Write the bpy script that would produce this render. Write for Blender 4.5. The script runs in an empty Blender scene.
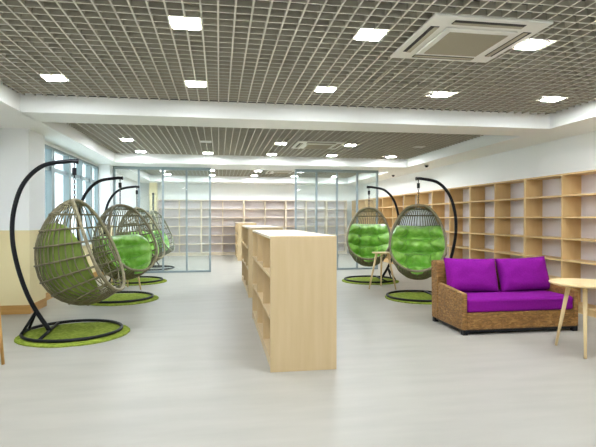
import bpy, bmesh, math, random
from math import pi, sin, cos, radians as R
from mathutils import Vector, Matrix, noise

random.seed(7)
S = bpy.context.scene
C = S.collection

# ------------------------------------------------------------------ camera
cam_d = bpy.data.cameras.new('camera')
cam = bpy.data.objects.new('camera', cam_d)
C.objects.link(cam)
cam_d.sensor_width = 36.0
cam_d.lens = 490.0 / 596.0 * 36.0
cam_d.clip_start = 0.05
cam_d.clip_end = 200
cam.location = (0, 0, 1.4)
cam.rotation_euler = (R(90 - 0.64), 0, R(-9.16))
S.camera = cam

# ------------------------------------------------------------------ world, exposure
W = bpy.data.worlds.new('daylight')
S.world = W
W.use_nodes = True
bg = W.node_tree.nodes['Background']
bg.inputs[0].default_value = (0.84, 0.95, 1.0, 1)
bg.inputs[1].default_value = 0.6
LAMP = 34.0
LAMP_COL = (0.90, 0.96, 1.03)
S.view_settings.view_transform = 'Standard'
S.view_settings.look = 'None'
S.view_settings.gamma = 1
S.view_settings.use_curve_mapping = False
S.view_settings.exposure = 2.65


# ------------------------------------------------------------------ materials
def lin(c):
    c = c / 255.0
    return c / 12.92 if c <= 0.04045 else ((c + 0.055) / 1.055) ** 2.4


def rgb(r, g, b):
    return (lin(r), lin(g), lin(b), 1.0)


def mat(name, col, rough=0.5, metal=0.0, spec=0.5, coat=0.0, var=None, scale=(1, 1, 1), nscale=5.0, bump=0.0,
        detail=3.0):
    m = bpy.data.materials.new(name)
    m.use_nodes = True
    nt = m.node_tree
    b = nt.nodes['Principled BSDF']
    b.inputs['Base Color'].default_value = col
    b.inputs['Roughness'].default_value = rough
    b.inputs['Metallic'].default_value = metal
    b.inputs['Specular IOR Level'].default_value = spec
    b.inputs['Coat Weight'].default_value = coat
    b.inputs['Coat Roughness'].default_value = 0.12
    if var is not None or bump:
        tc = nt.nodes.new('ShaderNodeTexCoord')
        mp = nt.nodes.new('ShaderNodeMapping')
        mp.inputs['Scale'].default_value = scale
        nz = nt.nodes.new('ShaderNodeTexNoise')
        nz.inputs['Scale'].default_value = nscale
        nz.inputs['Detail'].default_value = detail
        nt.links.new(tc.outputs['Object'], mp.inputs['Vector'])
        nt.links.new(mp.outputs['Vector'], nz.inputs['Vector'])
        if var is not None:
            rp = nt.nodes.new('ShaderNodeValToRGB')
            rp.color_ramp.elements[0].position = 0.3
            rp.color_ramp.elements[1].position = 0.7
            rp.color_ramp.elements[0].color = var
            rp.color_ramp.elements[1].color = col
            nt.links.new(nz.outputs['Fac'], rp.inputs['Fac'])
            nt.links.new(rp.outputs['Color'], b.inputs['Base Color'])
        if bump:
            bp = nt.nodes.new('ShaderNodeBump')
            bp.inputs['Strength'].default_value = bump
            bp.inputs['Distance'].default_value = 0.01
            nt.links.new(nz.outputs['Fac'], bp.inputs['Height'])
            nt.links.new(bp.outputs['Normal'], b.inputs['Normal'])
    return m


def wicker_mat(name, c1, c2, c3):
    m = mat(name, c1, 0.6)
    nt = m.node_tree
    b = nt.nodes['Principled BSDF']
    tc = nt.nodes.new('ShaderNodeTexCoord')
    mp = nt.nodes.new('ShaderNodeMapping')
    mp.inputs['Scale'].default_value = (26, 26, 75)
    nt.links.new(tc.outputs['Object'], mp.inputs['Vector'])
    vo = nt.nodes.new('ShaderNodeTexVoronoi')
    vo.inputs['Scale'].default_value = 1.0
    nt.links.new(mp.outputs['Vector'], vo.inputs['Vector'])
    nz = nt.nodes.new('ShaderNodeTexNoise')
    nz.inputs['Scale'].default_value = 9.0
    nz.inputs['Detail'].default_value = 4.0
    nt.links.new(tc.outputs['Object'], nz.inputs['Vector'])
    rp = nt.nodes.new('ShaderNodeValToRGB')
    rp.color_ramp.elements[0].color = c1
    rp.color_ramp.elements[1].color = c2
    e = rp.color_ramp.elements.new(0.75)
    e.color = c3
    rp.color_ramp.elements[0].position = 0.15
    rp.color_ramp.elements[-1].position = 1.0
    sep = nt.nodes.new('ShaderNodeSeparateColor')
    nt.links.new(vo.outputs['Color'], sep.inputs['Color'])
    mx = nt.nodes.new('ShaderNodeMath')
    mx.operation = 'MULTIPLY_ADD'
    mx.inputs[1].default_value = 0.6
    nt.links.new(sep.outputs[0], mx.inputs[0])
    m2 = nt.nodes.new('ShaderNodeMath')
    m2.operation = 'MULTIPLY'
    m2.inputs[1].default_value = 0.5
    nt.links.new(nz.outputs['Fac'], m2.inputs[0])
    nt.links.new(m2.outputs[0], mx.inputs[2])
    nt.links.new(mx.outputs[0], rp.inputs['Fac'])
    nt.links.new(rp.outputs['Color'], b.inputs['Base Color'])
    bp = nt.nodes.new('ShaderNodeBump')
    bp.inputs['Strength'].default_value = 0.8
    bp.inputs['Distance'].default_value = 0.01
    inv = nt.nodes.new('ShaderNodeMath')
    inv.operation = 'SUBTRACT'
    inv.inputs[0].default_value = 1.0
    nt.links.new(vo.outputs['Distance'], inv.inputs[1])
    nt.links.new(inv.outputs[0], bp.inputs['Height'])
    nt.links.new(bp.outputs['Normal'], b.inputs['Normal'])
    return m


def glass_mat(name, tint, refl=0.06, haze=0.0):
    m = bpy.data.materials.new(name)
    m.use_nodes = True
    nt = m.node_tree
    nt.nodes.remove(nt.nodes['Principled BSDF'])
    out = nt.nodes['Material Output']
    tr = nt.nodes.new('ShaderNodeBsdfTransparent')
    tr.inputs['Color'].default_value = tint
    gl = nt.nodes.new('ShaderNodeBsdfGlossy')
    gl.inputs['Roughness'].default_value = 0.02
    lw = nt.nodes.new('ShaderNodeLayerWeight')
    lw.inputs['Blend'].default_value = 0.5
    pw = nt.nodes.new('ShaderNodeMath')
    pw.operation = 'POWER'
    pw.inputs[1].default_value = 5.0
    nt.links.new(lw.outputs['Facing'], pw.inputs[0])
    fr = nt.nodes.new('ShaderNodeMath')
    fr.operation = 'MULTIPLY_ADD'
    fr.inputs[1].default_value = 0.9
    fr.inputs[2].default_value = refl
    nt.links.new(pw.outputs[0], fr.inputs[0])
    mix = nt.nodes.new('ShaderNodeMixShader')
    nt.links.new(fr.outputs[0], mix.inputs[0])
    nt.links.new(tr.outputs[0], mix.inputs[1])
    nt.links.new(gl.outputs[0], mix.inputs[2])
    last = mix
    if haze:
        df = nt.nodes.new('ShaderNodeBsdfDiffuse')
        df.inputs['Color'].default_value = rgb(215, 235, 235)
        tl = nt.nodes.new('ShaderNodeBsdfTranslucent')
        tl.inputs['Color'].default_value = rgb(215, 235, 235)
        ad = nt.nodes.new('ShaderNodeMixShader')
        ad.inputs[0].default_value = 0.5
        nt.links.new(df.outputs[0], ad.inputs[1])
        nt.links.new(tl.outputs[0], ad.inputs[2])
        m2 = nt.nodes.new('ShaderNodeMixShader')
        m2.inputs[0].default_value = haze
        nt.links.new(mix.outputs[0], m2.inputs[1])
        nt.links.new(ad.outputs[0], m2.inputs[2])
        last = m2
    nt.links.new(last.outputs[0], out.inputs['Surface'])
    return m


def emis_mat(name, col, st):
    m = bpy.data.materials.new(name)
    m.use_nodes = True
    b = m.node_tree.nodes['Principled BSDF']
    b.inputs['Base Color'].default_value = (0.9, 0.9, 0.9, 1)
    b.inputs['Emission Color'].default_value = (*col, 1)
    b.inputs['Emission Strength'].default_value = st
    return m


M = {}
M['white'] = mat('white_paint', rgb(246, 247, 246), 0.6, var=rgb(243, 245, 243), nscale=1.5)
M['beam'] = mat('beam_paint', rgb(244, 245, 240), 0.55)
M['cream'] = mat('cream_paint', rgb(240, 226, 178), 0.55, var=rgb(236, 220, 170), nscale=2)
M['floor'] = mat('floor_vinyl', rgb(172, 168, 157), 0.4, spec=0.35, var=rgb(163, 159, 148), scale=(0.35, 1.6, 1),
                 nscale=3.2, detail=6)
M['grid'] = mat('grid_blade', rgb(168, 163, 146), 0.55)
M['grid_bounce_lit'] = mat('grid_bounce_lit', rgb(214, 211, 198), 0.5)  # floor bounce light painted into the colour of the blade undersides
M['plenum'] = mat('plenum_paint', rgb(62, 60, 52), 0.9)
M['wood'] = mat('pale_maple', rgb(207, 183, 142), 0.45, spec=0.4, var=rgb(200, 175, 133), scale=(9, 9, 0.7), nscale=2.2,
                detail=5)
M['wood_case'] = mat('pale_beech_laminate', rgb(222, 190, 136), 0.45, spec=0.4, var=rgb(214, 180, 124),
                     scale=(6, 6, 0.8), nscale=2, detail=4)
M['wood_top'] = mat('pale_table_wood', rgb(228, 204, 158), 0.4, var=rgb(219, 192, 140), scale=(1, 8, 1), nscale=3)
M['wood_top_glare'] = mat('case_top_glare', rgb(232, 218, 192), 0.3, spec=0.6, var=rgb(226, 208, 178), scale=(8, .8, 1), nscale=2)  # maple whitened to paint in the glare on the low case tops
M['wood_far_lit'] = mat('far_laminate_lit', rgb(228, 214, 190), 0.45, spec=0.4, var=rgb(222, 206, 178), scale=(6, 6, 0.8), nscale=2)  # case wood lightened: far room's brightness and haze put into the colour
M['base_wood'] = mat('baseboard_wood', rgb(196, 152, 86), 0.45, var=rgb(182, 136, 70), scale=(1, 1, 8), nscale=4)
M['back_panel'] = mat('white_back_panel', rgb(226, 219, 221), 0.6)
M['black'] = mat('black_metal', rgb(14, 15, 20), 0.5, spec=0.3)
M['chain'] = mat('dark_chain', rgb(36, 36, 40), 0.5, metal=0.2)
M['rattan'] = mat('olive_rattan', rgb(122, 114, 84), 0.5, var=rgb(92, 85, 60), scale=(1, 1, 1), nscale=14)
M['rim'] = mat('rattan_rim', rgb(136, 127, 98), 0.5, var=rgb(114, 105, 78), scale=(1, 1, 1), nscale=30, bump=0.3)
M['green'] = mat('green_cushion', rgb(164, 216, 98), 0.42, coat=1.0, var=rgb(120, 188, 54), nscale=6, bump=0.3)
def crinkle(m):
    nt = m.node_tree
    nz = nt.nodes.new('ShaderNodeTexNoise')
    nz.inputs['Scale'].default_value = 17
    nz.inputs['Detail'].default_value = 2
    tc = nt.nodes.new('ShaderNodeTexCoord')
    nt.links.new(tc.outputs['Object'], nz.inputs['Vector'])
    bp = nt.nodes.new('ShaderNodeBump')
    bp.inputs['Strength'].default_value = 1.0
    bp.inputs['Distance'].default_value = 0.05
    nt.links.new(nz.outputs['Fac'], bp.inputs['Height'])
    nt.links.new(bp.outputs['Normal'], nt.nodes['Principled BSDF'].inputs['Coat Normal'])
    nt.nodes['Principled BSDF'].inputs['Coat Roughness'].default_value = 0.2
    nt.nodes['Principled BSDF'].inputs['Coat IOR'].default_value = 1.8
crinkle(M['green'])
M['olive'] = mat('olive_cushion_back', rgb(122, 142, 54), 0.7, var=rgb(92, 112, 36), scale=(1, 1, 0.2), nscale=14, bump=0.4)
M['rug'] = mat('green_rug', rgb(150, 164, 66), 0.95, spec=0.1, var=rgb(110, 126, 38), nscale=28, bump=0.9)
M['sofa'] = wicker_mat('brown_wicker', rgb(108, 74, 30), rgb(180, 138, 76), rgb(150, 108, 52))
M['purple'] = mat('purple_fabric', rgb(134, 14, 140), 0.85, spec=0.2, var=rgb(122, 8, 128), nscale=60, bump=0.15)
M['alu'] = mat('grey_aluminium', rgb(150, 164, 168), 0.4, metal=0.3)
M['win_alu'] = mat('window_aluminium', rgb(140, 154, 156), 0.45, metal=0.2)
M['glass'] = glass_mat('partition_glass', (0.95, 0.99, 0.99, 1), 0.035, 0.05)
M['win_glass'] = glass_mat('window_glass', (0.95, 0.985, 0.99, 1), 0.04, 0.0)
M['lamp'] = emis_mat('lamp_diffuser', LAMP_COL, LAMP)
M['unlit'] = mat('unlit_diffuser', rgb(226, 226, 220), 0.5)
M['plastic'] = mat('white_plastic', rgb(232, 230, 220), 0.4)
M['ac_grille'] = mat('beige_grille', rgb(176, 168, 146), 0.6)
M['slot'] = mat('dark_slot', rgb(60, 58, 52), 0.7)
M['white_cloth'] = mat('white_cloth', rgb(240, 243, 246), 0.6, nscale=12, bump=0.3)
def cloth_glow(m):
    nt = m.node_tree
    b = nt.nodes['Principled BSDF']
    tl = nt.nodes.new('ShaderNodeBsdfTranslucent')
    tl.inputs['Color'].default_value = rgb(246, 248, 250)
    mx = nt.nodes.new('ShaderNodeMixShader')
    mx.inputs[0].default_value = 0.6
    nt.links.new(b.outputs[0], mx.inputs[1])
    nt.links.new(tl.outputs[0], mx.inputs[2])
    nt.links.new(mx.outputs[0], nt.nodes['Material Output'].inputs['Surface'])


cloth_glow(M['white_cloth'])
M['grey_plastic'] = mat('grey_plastic', rgb(150, 155, 158), 0.5)


# ------------------------------------------------------------------ mesh helpers
class MB:
    def __init__(self):
        self.bm = bmesh.new()

    def box(self, x0, x1, y0, y1, z0, z1):
        v = [self.bm.verts.new(p) for p in
             ((x0, y0, z0), (x1, y0, z0), (x1, y1, z0), (x0, y1, z0), (x0, y0, z1), (x1, y0, z1), (x1, y1, z1),
              (x0, y1, z1))]
        for f in ((0, 3, 2, 1), (4, 5, 6, 7), (0, 1, 5, 4), (1, 2, 6, 5), (2, 3, 7, 6), (3, 0, 4, 7)):
            self.bm.faces.new([v[i] for i in f])
        return self

    def prism(self, pts, axis, a0, a1):
        """extrude a polygon (list of 2-tuples) along axis x, y or z"""

        def P(p, a):
            return {'x': (a, p[0], p[1]), 'y': (p[0], a, p[1]), 'z': (p[0], p[1], a)}[axis]

        b = [self.bm.verts.new(P(p, a0)) for p in pts]
        t = [self.bm.verts.new(P(p, a1)) for p in pts]
        n = len(pts)
        self.bm.faces.new(b[::-1])
        self.bm.faces.new(t)
        for i in range(n):
            self.bm.faces.new((b[i], b[(i + 1) % n], t[(i + 1) % n], t[i]))
        return self

    def tube(self, pts, r, sides=6, closed=False, r1=None):
        pts = [Vector(p) for p in pts]
        n = len(pts)
        rings = []
        up = None
        for i, p in enumerate(pts):
            if closed:
                t = pts[(i + 1) % n] - pts[i - 1]
            else:
                t = pts[min(i + 1, n - 1)] - pts[max(i - 1, 0)]
            if t.length < 1e-9:
                t = Vector((0, 0, 1))
            t.normalize()
            if up is None:
                up = Vector((0, 0, 1)) if abs(t.z) < 0.9 else Vector((1, 0, 0))
            a = t.cross(up)
            if a.length < 1e-4:
                a = t.cross(Vector((0.3, 0.8, 0.5)))
            a.normalize()
            b = a.cross(t).normalized()
            up = b
            rr = r if r1 is None else r + (r1 - r) * i / (n - 1)
            rings.append([self.bm.verts.new(p + a * (rr * cos(2 * pi * k / sides)) + b * (rr * sin(2 * pi * k / sides)))
                          for k in range(sides)])
        m = n if closed else n - 1
        for i in range(m):
            A, B = rings[i], rings[(i + 1) % n]
            for k in range(sides):
                self.bm.faces.new((A[k], A[(k + 1) % sides], B[(k + 1) % sides], B[k]))
        if not closed:
            self.bm.faces.new(rings[0][::-1])
            self.bm.faces.new(rings[-1])
        return self

    def lathe(self, prof, seg=40, c=(0, 0)):
        rings = []
        for (r, z) in prof:
            rings.append([self.bm.verts.new((c[0] + r * cos(2 * pi * k / seg), c[1] + r * sin(2 * pi * k / seg), z))
                          for k in range(seg)])
        for A, B in zip(rings, rings[1:]):
            for k in range(seg):
                self.bm.faces.new((A[k], A[(k + 1) % seg], B[(k + 1) % seg], B[k]))
        self.bm.faces.new(rings[0][::-1])
        self.bm.faces.new(rings[-1])
        return self

    def build(self, name, m, parent=None, smooth=False, bevel=0.0, loc=None, sub=0):
        bmesh.ops.recalc_face_normals(self.bm, faces=self.bm.faces[:])
        me = bpy.data.meshes.new(name)
        self.bm.to_mesh(me)
        self.bm.free()
        me.materials.append(m)
        if smooth:
            for p in me.polygons:
                p.use_smooth = True
        o = bpy.data.objects.new(name, me)
        C.objects.link(o)
        if parent is not None:
            o.parent = parent
        if loc is not None:
            o.location = loc
        if bevel:
            b = o.modifiers.new('bevel', 'BEVEL')
            b.width = bevel
            b.segments = 2
            b.limit_method = 'ANGLE'
        if sub:
            s = o.modifiers.new('subdivision', 'SUBSURF')
            s.levels = s.render_levels = sub
        return o


def spline(pts, n=8):
    """Catmull-Rom through pts"""
    pts = [Vector(p) for p in pts]
    out = []
    for i in range(len(pts) - 1):
        p0 = pts[max(i - 1, 0)]
        p1, p2 = pts[i], pts[i + 1]
        p3 = pts[min(i + 2, len(pts) - 1)]
        for k in range(n):
            t = k / n
            out.append(0.5 * ((2 * p1) + (p2 - p0) * t + (2 * p0 - 5 * p1 + 4 * p2 - p3) * t * t +
                              (3 * p1 - p0 - 3 * p2 + p3) * t ** 3))
    out.append(pts[-1])
    return out


def tag(o, label, cat, group=None, kind=None):
    o['label'] = label
    o['category'] = cat
    if group:
        o['group'] = group
    if kind:
        o['kind'] = kind
    return o


def thing(name, label, cat, loc=(0, 0, 0), rz=0.0, group=None):
    o = bpy.data.objects.new(name, None)
    C.objects.link(o)
    o.empty_display_size = 0.1
    o.location = loc
    o.rotation_euler = (0, 0, rz)
    return tag(o, label, cat, group)


def struct(o):
    o['kind'] = 'structure'
    return o


KIDS = {}


def dup(src, loc, rz, label, group=None):
    def cp(o, parent):
        c = o.copy()
        C.objects.link(c)
        if parent is not None:
            c.parent = parent
        for ch in list(o.children):
            cp(ch, c)
        return c

    r = cp(src, None)
    r.location = loc
    r.rotation_euler = (0, 0, rz)
    r['label'] = label
    if group:
        r['group'] = group
    return r


# ------------------------------------------------------------------ room shell
XL, XR, YB, YF = -2.9, 5.55, -3.0, 18.97      # left / right wall faces, wall behind the camera, far wall
GZ, BZ, TOP = 2.90, 2.70, 3.45                # grid, beam underside, slab
GX0, GX1 = -2.41, 4.78                        # opening of the ceiling grid

struct(MB().box(XL - 0.6, XR + 0.15, YB - 0.15, YF + 0.15, -0.12, 0.0).build('floor', M['floor']))
struct(MB().box(XL - 0.6, XR + 0.15, YB - 0.15, YF + 0.15, TOP, TOP + 0.1).build('ceiling', M['plenum']))
struct(MB().box(XR, XR + 0.15, YB, YF, 0, TOP).build('wall_right', M['white']))
struct(MB().box(XL - 0.6, XR + 0.15, YF, YF + 0.15, 0, TOP).build('wall_back', M['white']))
struct(MB().box(XL - 0.6, XR + 0.15, YB - 0.15, YB, 0, TOP).build('wall_front', M['white']))

SILL, HEAD = 0.85, 2.64
wl = MB()
wl.box(XL - 0.2, XL, 7.9, 12.5, 0, SILL)
wl.box(XL - 0.2, XL, 7.9, 12.5, HEAD, TOP)
wl.box(-3.45, -3.25, YB, 7.9, 0, TOP)
wl.box(-3.45, XL - 0.2, 7.9, 8.1, 0, TOP)
wl.box(XL - 0.2, XL, 12.5, YF, 0, TOP)
for (a, b) in ((7.9, 8.36),):
    wl.box(XL - 0.2, XL, a, b, SILL, HEAD)
struct(wl.build('wall_left', M['white']))

# pillars on the window side: white above, cream below, wooden skirting
for i, (x0, x1, y0, y1) in enumerate(((-3.25, -2.73, 7.68, 8.34), (XL, -2.62, 12.5, 13.3), (-3.25, -2.73, 1.9, 2.5),
                                      (-2.52, -2.27, 18.6, YF))):
    p = struct(MB().box(x0, x1, y0, y1, 1.22, BZ if i != 3 else BZ).build(
        'wall_pillar', M['white'] if i != 3 else M['cream']))
    struct(MB().box(x0, x1, y0, y1, 0, 1.22).build('wall_dado', M['cream'], p))
    struct(MB().box(x0, x1 + 0.012, y0 - 0.012, y1 + (0.012 if i != 3 else 0), 0, 0.13).build('baseboard_pillar', M['base_wood']))
struct(MB().box(XL, XL + 0.012, 8.36, 12.48, 0, 0.13).build('baseboard_left', M['base_wood']))
struct(MB().box(XL, XL + 0.008, 8.36, 12.48, 0.13, SILL - .04).build('wall_left_dado', M['cream']))

# windows
def window(n, y0, y1, mull):
    f = MB()
    x0, x1 = XL - 0.06, XL + 0.02
    f.box(x0, x1, y0, y0 + 0.06, SILL, HEAD)
    f.box(x0, x1, y1 - 0.06, y1, SILL, HEAD)
    f.box(x0, x1, y0 + 0.06, y1 - 0.06, SILL, SILL + 0.06)
    f.box(x0, x1, y0 + 0.06, y1 - 0.06, HEAD - 0.05, HEAD)
    f.box(x0, x1, y0 + 0.06, y1 - 0.06, 2.22, 2.29)
    for (m, w) in mull:
        f.box(x0, x1 + 0.03, m - w / 2, m + w / 2, SILL + 0.06, HEAD - 0.05)
    w = struct(f.build('window_%d' % n, M['win_alu']))
    struct(MB().box(XL - 0.03, XL - 0.022, y0 + 0.06, y1 - 0.06, SILL + 0.06, HEAD - 0.05).build('pane', M['win_glass'], w))
    struct(MB().box(XL - 0.05, XL + 0.06, y0, y1, SILL - 0.04, SILL).build('window_sill', M['white'], w))


window(1, 8.36, 12.5, ((9.12, 0.16), (10.1, 0.14), (10.95, 0.07), (11.7, 0.14)))

# beams and soffits
def beam(n, x0, x1, y0, y1):
    b = MB().box(x0, x1, y0, y1, BZ, GZ + 0.02)
    return b


b = beam(1, GX0, GX1, 6.50, 7.10)
b.box(GX0, GX1, 6.478, 6.50, BZ, BZ + 0.022).box(GX0, GX1, 7.10, 7.122, BZ, BZ + 0.022)
b.box(GX0, GX1, 6.49, 6.50, BZ + 0.022, BZ + 0.05)
struct(b.build('trim_1', M['beam']))
b = beam(2, GX0, GX1, 12.0, 13.3)
b.box(GX0, GX1, 11.978, 12.0, BZ, BZ + 0.022)
struct(b.build('trim_2', M['beam']))
b = beam(3, GX0, GX1, 17.9, YF)
b.box(GX0, GX1, 17.878, 17.9, BZ, BZ + 0.022)
struct(b.build('trim_3', M['beam']))
b = beam(4, GX1, XR, YB, YF)
b.box(GX1 - 0.022, GX1, YB, YF, BZ, BZ + 0.022)
struct(b.build('trim_4', M['beam']))
b = beam(5, -3.25, GX0, YB, YF)
b.box(GX0, GX0 + 0.022, YB, YF, BZ, BZ + 0.022)
struct(b.build('trim_5', M['beam']))

# open cell ceiling grid, one mesh per bay
CELL = 0.1233
BH, BT = 0.046, 0.014


def grid(y0, y1, yref):
    g = MB()
    k0 = math.ceil((GX0 + 0.01 + 0.25) / CELL)
    x = -0.25 + k0 * CELL
    xs = []
    while x < GX1 - 0.01:
        xs.append(x)
        x += CELL
    for x in xs:
        g.box(x - BT / 2, x + BT / 2, y0 + 0.02, y1 - 0.03, GZ, GZ + BH)
    y = yref + math.ceil((y0 + 0.05 - yref) / CELL) * CELL
    while y < y1 - 0.06:
        g.box(GX0 + 0.02, GX1 - 0.02, y - BT / 2, y + BT / 2, GZ + 0.001, GZ + BH - .001)
        y += CELL
    o = struct(g.build('ceiling_grid', M['grid']))
    o.data.materials.append(M['grid_bounce_lit'])
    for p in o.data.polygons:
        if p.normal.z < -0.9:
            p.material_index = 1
    return o


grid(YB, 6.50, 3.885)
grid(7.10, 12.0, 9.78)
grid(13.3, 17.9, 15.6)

# ------------------------------------------------------------------ ceiling lights
LX = (-1.74, -0.25, 1.23, 2.67, 4.15)


def make_light(lit):
    t = thing('ceiling_light', '', 'ceiling light', group='square ceiling light panels')
    h = 0.108
    f = MB()
    f.box(-h, h, -h, -h + 0.012, -0.010, -0.001).box(-h, h, h - 0.012, h, -0.010, -0.001)
    f.box(-h, -h + 0.012, -h + 0.012, h - 0.012, -0.010, -0.001).box(h - 0.012, h, -h + 0.012, h - 0.012, -0.010, -0.001)
    f.build('frame', M['plastic'], t)
    MB().box(-h + 0.012, h - 0.012, -h + 0.012, h - 0.012, -0.009, -0.002).build('diffuser', M['lamp'] if lit else M['unlit'], t)
    return t


ORD = ('first', 'second', 'third', 'fourth', 'fifth')
lit0 = make_light(True)
unl0 = make_light(False)
used = {True: False, False: False}
ROWS = [(-1.3, None), (0.45, None),
        (3.885, 'row nearest the camera'), (5.60, 'row just before the near cross beam'),
        (9.78, 'first row beyond near cross beam'), (11.48, 'row just before glass partition'),
        (13.85, 'unseen row added to brighten the far room'),  # extra lamps out of view, added to light the far room
        (15.6, 'nearer row beyond the glass'), (17.33, 'farther row beyond the glass')]
for (y, nm) in ROWS:
    for i, x in enumerate(LX):
        lit = not (y == 9.78 and i in (1, 4))
        lab = 'lit square ceiling light behind the camera position' if nm is None else ('lit' if lit else 'unlit pale') + ' square ceiling light, ' + ORD[i] + ' from left, ' + nm
        src = lit0 if lit else unl0
        if not used[lit]:
            used[lit] = True
            src.location = (x, y, GZ)
            src['label'] = lab
        else:
            dup(src, (x, y, GZ), 0, lab)


# ------------------------------------------------------------------ air conditioners
def make_ac():
    t = thing('air_conditioner', '', 'air conditioner', group='ceiling cassette air conditioners')
    h, z0, z1 = 0.48, -0.045, -0.001
    f = MB()
    f.prism([(-h, -h), (h, -h), (h, h), (-h, h)], 'z', -0.02, z1)
    f.build('panel', M['plastic'], t, bevel=0.006)
    f = MB().box(-0.3, 0.3, -0.3, 0.3, -0.04, -0.021)
    f.build('raised_frame', M['plastic'], t, bevel=0.008)
    f = MB()
    f.box(-0.25, 0.25, -0.25, 0.25, -0.043, -0.041)
    for k in range(24):
        y = -0.24 + k * 0.0208
        f.box(-0.245, 0.245, y, y + 0.009, -0.048, -0.043)
    f.build('intake_grille', M['ac_grille'], t)
    for k in range(4):
        f = MB().box(-0.29, 0.29, 0.355, 0.425, -0.024, -0.0205)
        o = f.build('air_slot', M['slot'], t)
        o.rotation_euler = (0, 0, k * pi / 2)
        v = MB().box(-0.285, 0.285, 0.36, 0.395, -0.030, -0.0245).build('louver', M['ac_grille'], o)
    return t


ac = make_ac()
ac.location = (2.04, 3.87, GZ)
ac['label'] = 'large square ceiling air conditioner nearest the camera, beside two lights'
dup(ac, (2.0, 9.86, GZ), 0, 'smaller looking ceiling air conditioner in the middle bay, before the glass partition')
dup(ac, (2.0, 15.85, GZ), 0, 'farthest ceiling air conditioner, in the room beyond the glass partition')
f = MB()
f.box(-0.34, 0.34, -0.28, -0.262, -0.006, -0.001).box(-0.34, 0.34, 0.262, 0.28, -0.006, -0.001)
f.box(-0.34, -0.322, -0.262, 0.262, -0.006, -0.001).box(0.322, 0.34, -0.262, 0.262, -0.006, -0.001)
tag(f.build('access_frame', M['grid'], loc=(2.02, 4.95, GZ)), 'thin rectangular access frame in the ceiling grid beside the near air conditioner', 'access frame')


# ------------------------------------------------------------------ ceiling cameras
def make_cam():
    t = thing('security_camera', '', 'camera', group='security cameras under the right soffit')
    MB().lathe([(0.05, -0.03), (0.055, -0.02), (0.055, -0.001)], 20).build('mount', M['plastic'], t, smooth=False)
    prof = [(0.045 * sin(a) + 0.001, -0.03 - 0.05 * cos(a)) for a in [k * pi / 2 / 8 for k in range(9)]]
    MB().lathe(prof, 20).build('dome', M['black'], t, smooth=True)
    return t


cm = make_cam()
cm.location = (4.95, 11.2, BZ)
cm['label'] = 'black dome security camera under right soffit, the nearer one'
dup(cm, (5.1, 13.9, BZ), 0, 'black dome security camera under right soffit, the farther one')


# ------------------------------------------------------------------ tall bookcases
def make_case(bays, bw, H=2.08, D=0.335, name='bookcase', wd=None):
    t = thing(name, '', 'bookcase')
    Wd = bays * bw
    th = 0.025
    wd = wd or M['wood_case']
    MB().box(0.001, th, 0, D, 0, H).build('side_panel', wd, t)
    MB().box(Wd - th, Wd - 0.001, 0, D, 0, H).build('side_panel', wd, t)
    for k in range(1, bays):
        MB().box(k * bw - th / 2, k * bw + th / 2, 0, D - 0.012, 0.09, H - th).build('divider', wd, t)
    MB().box(th, Wd - th, 0, D, H - th, H).build('top_panel', wd, t)
    zs = [0.09, 0.42, 0.75, 1.08, 1.41, 1.74]
    for z in zs:
        for k in range(bays):
            a = th if k == 0 else k * bw + th / 2
            e = Wd - th if k == bays - 1 else (k + 1) * bw - th / 2
            MB().box(a, e, 0.004, D - 0.012, z - th / 2, z + th / 2).build('shelf', wd, t)
    MB().box(th, Wd - th, D - 0.012, D, 0.09, H - th).build('back_panel', M['back_panel'], t)
    MB().box(th, Wd - th, 0.02, 0.04, 0, 0.077).build('plinth', wd, t)
    return t


GR = 'tall bookcases along the right wall'
rc = make_case(2, 0.93)
rl = ['tall empty wooden bookcase on the right wall, nearest the camera',
      'tall empty wooden bookcase on the right wall behind the round table',
      'tall empty wooden bookcase on the right wall behind the middle of the purple sofa',
      'tall empty wooden bookcase on the right wall crossed by the black curved stand',
      'tall empty wooden bookcase behind the egg chair that stands beside the sofa',
      'tall empty wooden bookcase in the gap between the two right egg chairs',
      'tall empty wooden bookcase on the right wall behind the farther right egg chair',
      'tall empty wooden bookcase in the far right corner, seen through the right glass panels']
for k in range(8):
    ye = 4.0 + 1.86 * (k + 1)
    if k == 0:
        rc.location = (5.2, ye, 0)
        rc.rotation_euler = (0, 0, -pi / 2)
        rc['label'] = rl[k]
        rc['group'] = GR
    else:
        dup(rc, (5.2, ye, 0), -pi / 2, rl[k], GR)

GB = 'tall bookcases along the far wall'
bc = make_case(2, 0.8, D=0.33, wd=M['wood_far_lit'])
bl = ['tall empty pale bookcase on the far wall, leftmost, seen through the left glass panels',
      'tall empty pale bookcase on the far wall just right of the left glass partition',
      'tall empty pale bookcase on the far wall seen above the low bookcases in the opening',
      'tall empty pale bookcase on the far wall seen through the right glass panels']
for k in range(4):
    x = -2.26 + 1.6 * k
    if k == 0:
        bc.location = (x, 18.62, 0)
        bc['label'] = bl[k]
        bc['group'] = GB
    else:
        dup(bc, (x, 18.62, 0), 0, bl[k], GB)
b1 = make_case(1, 0.8, D=0.33, wd=M['wood_far_lit'])
b1.location = (4.14, 18.62, 0)
tag(b1, 'narrow empty bookcase on the far wall in the right corner', 'bookcase', GB)


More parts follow.
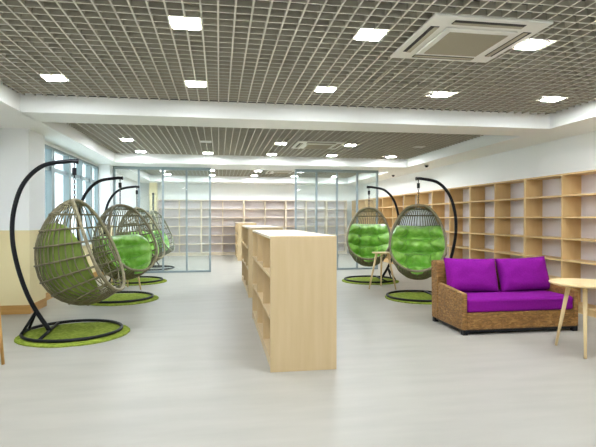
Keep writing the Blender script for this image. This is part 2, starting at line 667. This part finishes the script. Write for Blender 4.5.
# ------------------------------------------------------------------ low bookcases
def make_low(label, x, y, rz=0.0):
    t = thing('low_bookcase', label, 'bookcase', (x, y, 0), rz, 'low double sided bookcases down the middle')
    Wd, L, H, th = 0.615, 2.43, 1.235, 0.025
    wd = M['wood']
    MB().box(0, Wd, 0, th, 0, H).build('end_panel', wd, t, bevel=0.002)
    MB().box(0, Wd, L - th, L, 0, H).build('end_panel', wd, t, bevel=0.002)
    MB().box(0, Wd, th + .0005, L - th - .0005, H - th, H - .0005).build('top_panel', M['wood_top_glare'], t, bevel=0.002)
    MB().box(Wd / 2 - 0.01, Wd / 2 + 0.01, th, L - th, 0.02, H - th).build('centre_panel', wd, t)
    bw = (L - th) / 3
    for k in (1, 2):
        for (a, e) in ((0.006, Wd / 2 - 0.01), (Wd / 2 + 0.01, Wd - 0.006)):
            MB().box(a, e, k * bw, k * bw + th, 0.112, H - th).build('divider', wd, t)
    for z in (0.10, 0.475, 0.86):
        for k in range(3):
            for (a, e) in ((0.004, Wd / 2 - 0.01), (Wd / 2 + 0.01, Wd - 0.004)):
                MB().box(a, e, k * bw + th, (k + 1) * bw, z - th / 2, z + th / 2).build('shelf', wd, t)
    for (a, e) in ((0.012, 0.03), (Wd - 0.03, Wd - 0.012)):
        MB().box(a, e, th, L - th, 0, 0.087).build('plinth', wd, t)
    return t


lo = make_low('low pale wooden double sided bookcase standing nearest the camera in the middle', 0.457, 4.405)
dup(lo, (0.505, 8.62, 0), 0, 'low pale wooden bookcase standing second in the middle line, behind the nearest one')
dup(lo, (0.60, 16.1, 0), 0, 'low pale wooden bookcase standing third and farthest, beyond the glass partition')


# ------------------------------------------------------------------ glass partition
def partition(label, x0, x1, n, y):
    t = thing('glass_partition', label, 'glass partition', ((x0 + x1) / 2, y, 0), 0, 'sliding glass partitions')
    hw = (x1 - x0) / 2
    z1 = BZ - 0.002
    pw = 2 * hw / n
    fr = 0.024
    for k in range(n + 1):
        x = -hw + k * pw
        MB().box(x - fr, x + fr, -0.03, 0.03, 0.05, z1 - 0.07).build('post', M['alu'], t)
    MB().box(-hw - fr, hw + fr, -0.045, 0.045, z1 - 0.07, z1).build('top_rail', M['alu'], t)
    MB().box(-hw - fr, hw + fr, -0.03, 0.03, 0.001, 0.05).build('bottom_rail', M['alu'], t)
    for k in range(n):
        x = -hw + k * pw
        MB().box(x + fr, x + pw - fr, -0.004, 0.004, 0.05, z1 - 0.07).build('glass_pane', M['glass'], t)
    return t


partition('grey framed glass partition on the left, behind the row of egg chairs', -2.59, -0.23, 4, 12.9)
partition('grey framed glass partition on the right, behind the two right egg chairs', 2.02, 4.27, 4, 12.9)

# small panel on far wall
tag(MB().box(-0.14, 0.14, -0.03, 0, -0.06, 0.06).build('wall_panel_box', M['grey_plastic'], loc=(-2.72, YF, 1.62), bevel=0.004),
    'small grey control box on the far white wall, left of the bookcases', 'control box')

# ------------------------------------------------------------------ egg chairs
# pod profile: v, rim (u, z), back (u, z), half width
PROF = [(0.00, 0.02, 1.60, 0.02, 1.60, 0.00),
        (0.03, 0.04, 1.585, -0.01, 1.595, 0.115),
        (0.09, 0.09, 1.54, -0.11, 1.545, 0.20),
        (0.20, 0.17, 1.42, -0.235, 1.42, 0.305),
        (0.35, 0.26, 1.23, -0.36, 1.17, 0.40),
        (0.50, 0.34, 1.04, -0.40, 0.92, 0.45),
        (0.65, 0.41, 0.86, -0.345, 0.64, 0.455),
        (0.80, 0.48, 0.69, -0.155, 0.41, 0.385),
        (0.91, 0.53, 0.575, 0.13, 0.325, 0.26),
        (0.97, 0.555, 0.525, 0.36, 0.385, 0.145),
        (1.00, 0.565, 0.505, 0.565, 0.505, 0.00)]
PZ = 0.31       # local height of the pod's base


def prof(v):
    for a, b in zip(PROF, PROF[1:]):
        if v <= b[0]:
            t = (v - a[0]) / (b[0] - a[0])
            i = PROF.index(a)
            p0 = PROF[max(i - 1, 0)]
            p3 = PROF[min(i + 2, len(PROF) - 1)]
            out = []
            for k in range(1, 6):
                h = b[0] - a[0]
                m1 = (b[k] - p0[k]) / (b[0] - p0[0]) * h
                m2 = (p3[k] - a[k]) / (p3[0] - a[0]) * h
                if i == 0 and k == 5:
                    # square-root opening of the width at the pole
                    out.append(b[k] * math.sqrt(t))
                    continue
                if i == len(PROF) - 2 and k == 5:
                    out.append(a[k] * math.sqrt(max(0, 1 - t)))
                    continue
                t2, t3 = t * t, t ** 3
                out.append((2 * t3 - 3 * t2 + 1) * a[k] + (t3 - 2 * t2 + t) * m1 + (-2 * t3 + 3 * t2) * b[k] +
                           (t3 - t2) * m2)
            return out
    return list(PROF[-1][1:])


def shell(v, ph, sc=1.0):
    """ph -90..90 degrees; +-90 is the rim, 0 the back"""
    ru, rz, bu, bz, w = prof(v)
    c, s = cos(ph), sin(ph)
    cc = abs(c) ** 0.8
    ss = math.copysign(abs(s) ** 0.85, s)
    wid = w * (1 + 0.10 * abs(c) * abs(s) * 2)
    u = ru + (bu - ru) * cc * sc
    z = rz + (bz - rz) * cc * sc
    return Vector((u, wid * ss * (1 - (1 - sc) * 0.8), z - PZ))


def make_pod():
    t = thing('hanging_egg_chair', '', 'egg chair', group='hanging rattan egg chairs')
    # rim
    m = MB()
    n = 44
    vs = [0.5 - 0.5 * cos(pi * k / n) for k in range(n + 1)]
    loop = [shell(v, pi / 2) for v in vs] + [shell(v, -pi / 2) for v in vs[-2:0:-1]]
    m.tube(loop, 0.021, 8, closed=True)
    m.build('rim', M['rim'], t, smooth=True)
    # woven shell
    m = MB()
    nr = 30
    for k in range(nr):
        ph = -pi / 2 + pi * (k + 0.5) / nr
        v0 = 0.012 + 0.02 * (k % 3)
        pts = [shell(v0 + (0.985 - v0) * (0.5 - 0.5 * cos(pi * q / 26)), ph + 0.02 * sin(q * 0.5)) for q in range(27)]
        m.tube(pts, 0.0075, 5)
    for v in (0.10, 0.20, 0.32, 0.44, 0.56, 0.67, 0.77, 0.86, 0.93):
        pts = [shell(v, -pi / 2 + pi * q / 28, 1.012) for q in range(29)]
        m.tube(pts, 0.0125, 6)
    # tight weave near the lip
    for v in (0.895, 0.945, 0.96, 0.975):
        pts = [shell(v, -pi / 2 + pi * q / 20) for q in range(21)]
        m.tube(pts, 0.010, 5)
    m.build('woven_shell', M['rattan'], t, smooth=True)
    # chain of links up to the spring
    m = MB()
    z0, z1 = 1.61 - PZ, 1.90 - PZ
    nl = 9
    for k in range(nl):
        zc = z0 + (z1 - z0) * (k + 0.5) / nl
        hl = (z1 - z0) / nl * 0.72
        pts = []
        for q in range(10):
            a = 2 * pi * q / 10
            d = 0.011 * cos(a)
            pts.append((0.02 + (d if k % 2 else 0), 0 if k % 2 else d, zc + hl * sin(a)))
        m.tube(pts, 0.0045, 5, closed=True)
    m.build('chain', M['chain'], t, smooth=True)
    m = MB()
    m.lathe([(0.006, 1.895 - PZ), (0.026, 1.90 - PZ), (0.026, 1.985 - PZ), (0.006, 1.99 - PZ)], 14, c=(0.02, 0))
    m.build('spring_cover', M['black'], t)
    m = MB().tube([(0.02, 0, 1.985 - PZ), (0.02, 0, 2.035 - PZ)], 0.006, 6)
    m.build('hook', M['chain'], t)
    return t


def make_cushion(v0=0.31, amp=0.46, lo=-0.93, hi=0.93):
    """tufted cushion lining the bowl: back puff and seat puffs"""
    m = MB()
    outer_faces = []
    NA, NB = 46, 46
    v1 = 0.935
    inner, outer = [], []
    for j in range(NB + 1):
        b = j / NB
        rowi, rowo = [], []
        for i in range(NA + 1):
            a = -1 + 2 * i / NA
            # rounded corners
            lim = (1 - abs(2 * b - 1) ** 3.0) ** 0.42
            aa = a * (0.62 + 0.38 * lim)
            v = v0 + (v1 - v0) * b
            ph = (pi / 2) * ((lo + hi) / 2 + aa * (hi - lo) / 2)
            o = shell(v, ph, 0.965)
            ru, rz, bu, bz, w = prof(v)
            c = Vector((ru + 0.03, 0, rz - PZ + 0.06))
            edge = (1 - abs(a) ** 3) * (1 - abs(2 * b - 1) ** 6)
            th = edge ** 0.5
            # tufts
            rows = (0.0, 0.24, 0.46, 0.66, 0.84, 1.0)
            cols = 3
            puff = 0.0
            f1 = abs(sin(pi * b * 4.0))
            f2 = abs(cos(pi * aa * 1.5))
            puff = 0.16 + 0.84 * (f1 ** 0.7) * (0.35 + 0.65 * f2 ** 0.7)
            nz = 0.16 * noise.noise(Vector((o.x * 9, o.y * 9, o.z * 9)))
            p = o + (c - o) * min(0.8, th * max(0.04, amp * puff + nz * 0.55 + 0.02))
            rowi.append(m.bm.verts.new(p))
            rowo.append(m.bm.verts.new(o))
        inner.append(rowi)
        outer.append(rowo)
    for j in range(NB):
        for i in range(NA):
            m.bm.faces.new((inner[j][i], inner[j][i + 1], inner[j + 1][i + 1], inner[j + 1][i]))
            m.bm.faces.new((outer[j][i], outer[j + 1][i], outer[j + 1][i + 1], outer[j][i + 1])).material_index = 1
    for i in range(NA):
        m.bm.faces.new((inner[0][i], outer[0][i], outer[0][i + 1], inner[0][i + 1]))
        m.bm.faces.new((inner[NB][i], inner[NB][i + 1], outer[NB][i + 1], outer[NB][i]))
    for j in range(NB):
        m.bm.faces.new((inner[j][0], inner[j + 1][0], outer[j + 1][0], outer[j][0]))
        m.bm.faces.new((inner[j][NA], outer[j][NA], outer[j + 1][NA], inner[j + 1][NA]))
    bmesh.ops.remove_doubles(m.bm, verts=m.bm.verts[:], dist=0.0005)
    o = m.build('seat_cushion', M['green'], smooth=True)
    o.data.materials.append(M['olive'])
    return tag(o, '', 'cushion', 'green tufted cushions in the egg chairs')


RZ = 0.022      # rug thickness


def make_stand():
    t = thing('chair_stand', '', 'chair stand', group='black curved stands of the egg chairs')
    bl_ = M['black']
    m = MB().tube([(0.555 * cos(2 * pi * k / 56), 0.555 * sin(2 * pi * k / 56), 0.02) for k in range(56)], 0.019, 8, closed=True)
    m.build('ring_base', bl_, t, smooth=True)
    y = math.sqrt(0.555 ** 2 - 0.27 ** 2)
    MB().tube([(-0.27, -y + 0.01, 0.02), (-0.27, y - 0.01, 0.02)], 0.018, 8).build('crossbar', bl_, t, smooth=True)
    pr = [(-0.26, 0.02), (-0.41, 0.27), (-0.515, 0.50), (-0.61, 0.82), (-0.66, 1.15), (-0.64, 1.48), (-0.535, 1.79),
          (-0.33, 2.0), (-0.05, 2.063), (0.05, 2.065)]
    MB().tube(spline([(u, 0, z) for u, z in pr], 7), 0.026, 10).build('post', bl_, t, smooth=True)
    for s in (-1, 1):
        MB().tube([(-0.41, s * 0.012, 0.265), (-0.53, s * 0.165, 0.025)], 0.016, 8).build('strut', bl_, t, smooth=True)
    MB().tube([(0.045, 0, 2.065), (0.068, 0, 2.065)], 0.032, 10).build('end_cap', bl_, t)
    MB().tube([(0.02, 0, 2.045), (0.02, 0, 2.02)], 0.010, 6).build('eye_bolt', bl_, t)
    return t


def make_rug(seed):
    rnd = random.Random(seed)
    m = MB()
    NR, NS = 12, 72
    rings = []
    ctr = m.bm.verts.new((0, 0, RZ))
    for j in range(1, NR + 1):
        r = 0.63 * j / NR
        ring = []
        for k in range(NS):
            a = 2 * pi * k / NS
            rr = r * (1 + (0.012 * noise.noise(Vector((cos(a) * 4 + seed, sin(a) * 4, 0))) + rnd.uniform(-0.006, 0.006)) * (j / NR) ** 3)
            z = RZ + rnd.uniform(-0.003, 0.001) if j < NR else 0.012
            ring.append(m.bm.verts.new((rr * cos(a), rr * sin(a), z)))
        rings.append(ring)
    low = [m.bm.verts.new((v.co.x, v.co.y, 0.001)) for v in rings[-1]]
    for k in range(NS):
        m.bm.faces.new((ctr, rings[0][k], rings[0][(k + 1) % NS]))
        for A, B in zip(rings, rings[1:]):
            m.bm.faces.new((A[k], B[k], B[(k + 1) % NS], A[(k + 1) % NS]))
        m.bm.faces.new((rings[-1][k], low[k], low[(k + 1) % NS], rings[-1][(k + 1) % NS]))
    m.bm.faces.new(low[::-1])
    return tag(m.build('round_rug', M['rug'], smooth=True), '', 'rug', 'round green rugs under the egg chairs')


pod0, cus0, std0, rug0 = make_pod(), make_cushion(0.27, 0.20, -0.97, 0.42), make_stand(), make_rug(3)
cus1 = cus2 = None
# x, y, stand heading, pod heading, where, rug offset
CH = [(-1.75, 6.3, 5, -5, 'nearest on the left', (0.03, -0.05)),
      (-1.70, 8.82, 3, -42, 'second on the left', (0.03, -0.04)),
      (-1.80, 11.2, 3, -18, 'third on the left', (0.03, -0.04)),
      (-1.80, 14.05, -83, -12, 'behind the left glass panels', None),
      (3.46, 8.12, 176, -115, 'beside the sofa', (0.03, -0.03)),
      (3.31, 10.5, 176, -108, 'farther on the right', (0.0, -0.03))]
first = True
for (x, y, sa, pa, where, rug) in CH:
    rz = RZ if rug else 0.0
    sh = R(sa)
    # the chair hangs from the eye bolt, at u = 0.02 of the stand
    hx, hy = x + 0.02 * cos(sh), y + 0.02 * sin(sh)
    pr_ = R(pa)
    px, py = hx - 0.02 * cos(pr_), hy - 0.02 * sin(pr_)
    lp = 'rattan hanging egg chair with green cushion, the one ' + where
    ls = 'curved black stand with ring base carrying the egg chair ' + where
    lc = 'glossy green tufted cushion in the egg chair ' + where
    lr = 'round green shaggy rug under the egg chair ' + where
    if first:
        first = False
        std0.location = (x, y, rz)
        std0.rotation_euler = (0, 0, sh)
        std0['label'] = ls
        pod0.location = (px, py, PZ + rz)
        pod0.rotation_euler = (0, 0, pr_)
        pod0['label'] = lp
        cus0.location = (px, py, PZ + rz)
        cus0.rotation_euler = (0, 0, pr_)
        cus0['label'] = lc
        rug0.location = (x + rug[0], y + rug[1], 0)
        rug0['label'] = lr
    else:
        dup(std0, (x, y, rz), sh, ls)
        dup(pod0, (px, py, PZ + rz), pr_, lp)
        if 'second on the left' in where:       # this one has sagged lower in its bowl
            cus1 = make_cushion(0.42, 0.36)
            cus1.location = (px, py, PZ + rz)
            cus1.rotation_euler = (0, 0, pr_)
            cus1['label'] = lc
        elif cus2 is None and x > 0:
            cus2 = make_cushion()
            cus2.location = (px, py, PZ + rz)
            cus2.rotation_euler = (0, 0, pr_)
            cus2['label'] = lc
        else:
            dup(cus1 if x < 0 else cus2, (px, py, PZ + rz), pr_, lc)
        if rug:
            dup(rug0, (x + rug[0], y + rug[1], 0), x, lr)


# ------------------------------------------------------------------ pillows
def pillow(name, w, h, t, m, pinch=0.06, n=22, p=2.6):
    b = MB()
    top, bot = [], []
    for j in range(n + 1):
        rt, rb = [], []
        for i in range(n + 1):
            x = -1 + 2 * i / n
            y = -1 + 2 * j / n
            e = max(0.0, (1 - abs(x) ** p) * (1 - abs(y) ** p)) ** 0.45
            sx = x * (1 - pinch * (1 - y * y) * abs(x) ** 2)
            sy = y * (1 - pinch * (1 - x * x) * abs(y) ** 2)
            nz = 0.012 * noise.noise(Vector((x * 2.3 + w * 7, y * 2.3, t * 9)))
            px, py = sx * w / 2, sy * h / 2
            rt.append(b.bm.verts.new((px, py, t / 2 * e + nz * e)))
            rb.append(b.bm.verts.new((px, py, -t / 2 * e)))
        top.append(rt)
        bot.append(rb)
    for j in range(n):
        for i in range(n):
            b.bm.faces.new((top[j][i], top[j][i + 1], top[j + 1][i + 1], top[j + 1][i]))
            b.bm.faces.new((bot[j][i], bot[j + 1][i], bot[j + 1][i + 1], bot[j][i + 1]))
    bmesh.ops.remove_doubles(b.bm, verts=b.bm.verts[:], dist=0.0005)
    return b.build(name, m, smooth=True)


# white cloth hung over the back of the nearer right chair
m = MB()
g0, g1 = [], []
NV, NP = 16, 20
for j in range(NV + 1):
    v = 0.075 + 0.33 * j / NV
    half = R(50) * min(1.0, math.sqrt(max(0.0, 1 - (1 - j / NV) ** 2.6)) + 0.03)
    g0.append([m.bm.verts.new(shell(v, half * (-1 + 2 * k / NP), 1.035)) for k in range(NP + 1)])
    g1.append([m.bm.verts.new(shell(v, half * (-1 + 2 * k / NP), 1.05)) for k in range(NP + 1)])
for j in range(NV):
    for k in range(NP):
        m.bm.faces.new((g0[j][k], g0[j][k + 1], g0[j + 1][k + 1], g0[j + 1][k]))
        m.bm.faces.new((g1[j][k], g1[j + 1][k], g1[j + 1][k + 1], g1[j][k + 1]))
for k in range(NP):
    m.bm.faces.new((g0[0][k], g1[0][k], g1[0][k + 1], g0[0][k + 1]))
    m.bm.faces.new((g0[NV][k], g0[NV][k + 1], g1[NV][k + 1], g1[NV][k]))
for j in range(NV):
    m.bm.faces.new((g0[j][0], g0[j + 1][0], g1[j + 1][0], g1[j][0]))
    m.bm.faces.new((g0[j][NP], g1[j][NP], g1[j + 1][NP], g0[j + 1][NP]))
wc = m.build('white_cloth', M['white_cloth'], smooth=True)
for o in list(C.objects):
    if o.get('category') == 'egg chair' and 'beside the sofa' in o['label']:
        wc.location = o.location
        wc.rotation_euler = o.rotation_euler
tag(wc, 'white cloth seen through the weave on the back of the egg chair beside the sofa', 'cloth')

# ------------------------------------------------------------------ sofa
SX0, SX1, SY0, SY1 = 2.86, 4.40, 5.43, 6.29
cx = (SX0 + SX1) / 2
sofa = thing('wicker_sofa', 'brown wicker two seat sofa with purple cushions, in front of right bookcases', 'sofa', (cx, SY0, 0))
w2 = (SX1 - SX0) / 2
dp = SY1 - SY0
MB().box(-w2 + 0.06, w2 - 0.06, 0.006, dp - 0.19, 0.06, 0.265).build('seat_base', M['sofa'], sofa, bevel=0.012)
for s in (-1, 1):
    a, e = (-w2, -w2 + 0.06) if s < 0 else (w2 - 0.06, w2)
    MB().prism([(0, 0.06), (dp - 0.19, 0.06), (dp - 0.19, 0.55), (0, 0.50)], 'x', a, e).build('armrest', M['sofa'], sofa, bevel=0.012)
MB().prism([(dp - 0.19, 0.06), (dp, 0.06), (dp + 0.03, 0.81), (dp + 0.01, 0.83), (dp - 0.13, 0.83), (dp - 0.15, 0.81)], 'x', -w2, w2).build(
    'backrest', M['sofa'], sofa, bevel=0.012)
MB().box(-w2 + 0.03, w2 - 0.03, 0.02, dp - 0.02, 0.03, 0.06).build('plinth', M['black'], sofa)
for sx_ in (-1, 1):
    for yy in (0.005, dp - 0.065):
        a = -w2 + 0.01 if sx_ < 0 else w2 - 0.07
        MB().box(a, a + 0.06, yy, yy + 0.06, 0, 0.058).build('foot', M['black'], sofa)

# long seat cushion
b = MB()
b.box(-w2 + 0.065, w2 - 0.065, 0.0, dp - 0.20, 0, 0.168)
sc = b.build('seat_cushion', M['purple'], bevel=0.035, loc=(cx, SY0 + 0.0, 0.267))
sc.modifiers['bevel'].segments = 4
for p in sc.data.polygons:
    p.use_smooth = True
tag(sc, 'long purple seat cushion lying on the wicker sofa', 'cushion')
MB().tube([(-w2 + 0.075, -0.001, 0.13), (w2 - 0.075, -0.001, 0.13)], 0.004, 6).build('piping', M['purple'], sc)
for k, (px, lab, rr) in enumerate(((-0.365, 'purple back pillow on the wicker sofa, the left one', 1.5), (0.378, 'purple back pillow on the wicker sofa, the right one', -2))):
    pl = pillow('back_pillow', 0.735, 0.455, 0.22, M['purple'], 0.05, 24, 3.4)
    pl.location = (cx + px, SY0 + dp - 0.315, 0.652)
    pl.rotation_euler = (R(74), R(rr), 0)
    tag(pl, lab, 'pillow', 'purple back pillows on the sofa')


# ------------------------------------------------------------------ tables
def make_table(R0, H, rb, phase, label, loc, mt, name='round_table', cat='table', rt=None):
    t = thing(name, label, cat, loc, 0)
    MB().lathe([(R0 - 0.03, H - 0.028), (R0 - 0.008, H - 0.02), (R0, H - 0.010), (R0, H - 0.004), (R0 - 0.004, H)], 56).build('tabletop', mt, t)
    rt = rt if rt is not None else rb * 0.62
    for k in range(3):
        a = phase + 2 * pi * k / 3
        MB().tube([(rt * cos(a), rt * sin(a), H - 0.028), (rb * cos(a), rb * sin(a), 0.001)], 0.024, 10, r1=0.014).build('leg', mt, t, smooth=True)
    return t


make_table(0.335, 0.73, 0.30, R(113), 'pale round wooden table in front of the sofa at the right edge',
           (3.775, 4.58, 0), M['wood_top'], rt=0.16)
make_table(0.20, 0.72, 0.30, R(195), 'small pale wooden side table between the two right egg chairs', (3.20, 9.35, 0), M['wood_top'],
           'side_table', 'table', rt=0.13)
make_table(0.27, 0.62, 0.33, R(-25), 'small pale wooden side table half hidden behind the second left egg chair', (-1.80, 10.02, 0), M['wood_top'],
           'side_table', 'table', rt=0.2)
make_table(0.29, 0.72, 0.34, R(10), 'brown wooden side table cut off by the left edge, only a leg showing', (-2.375, 5.0, 0), M['base_wood'],
           'side_table', 'table', rt=0.285)
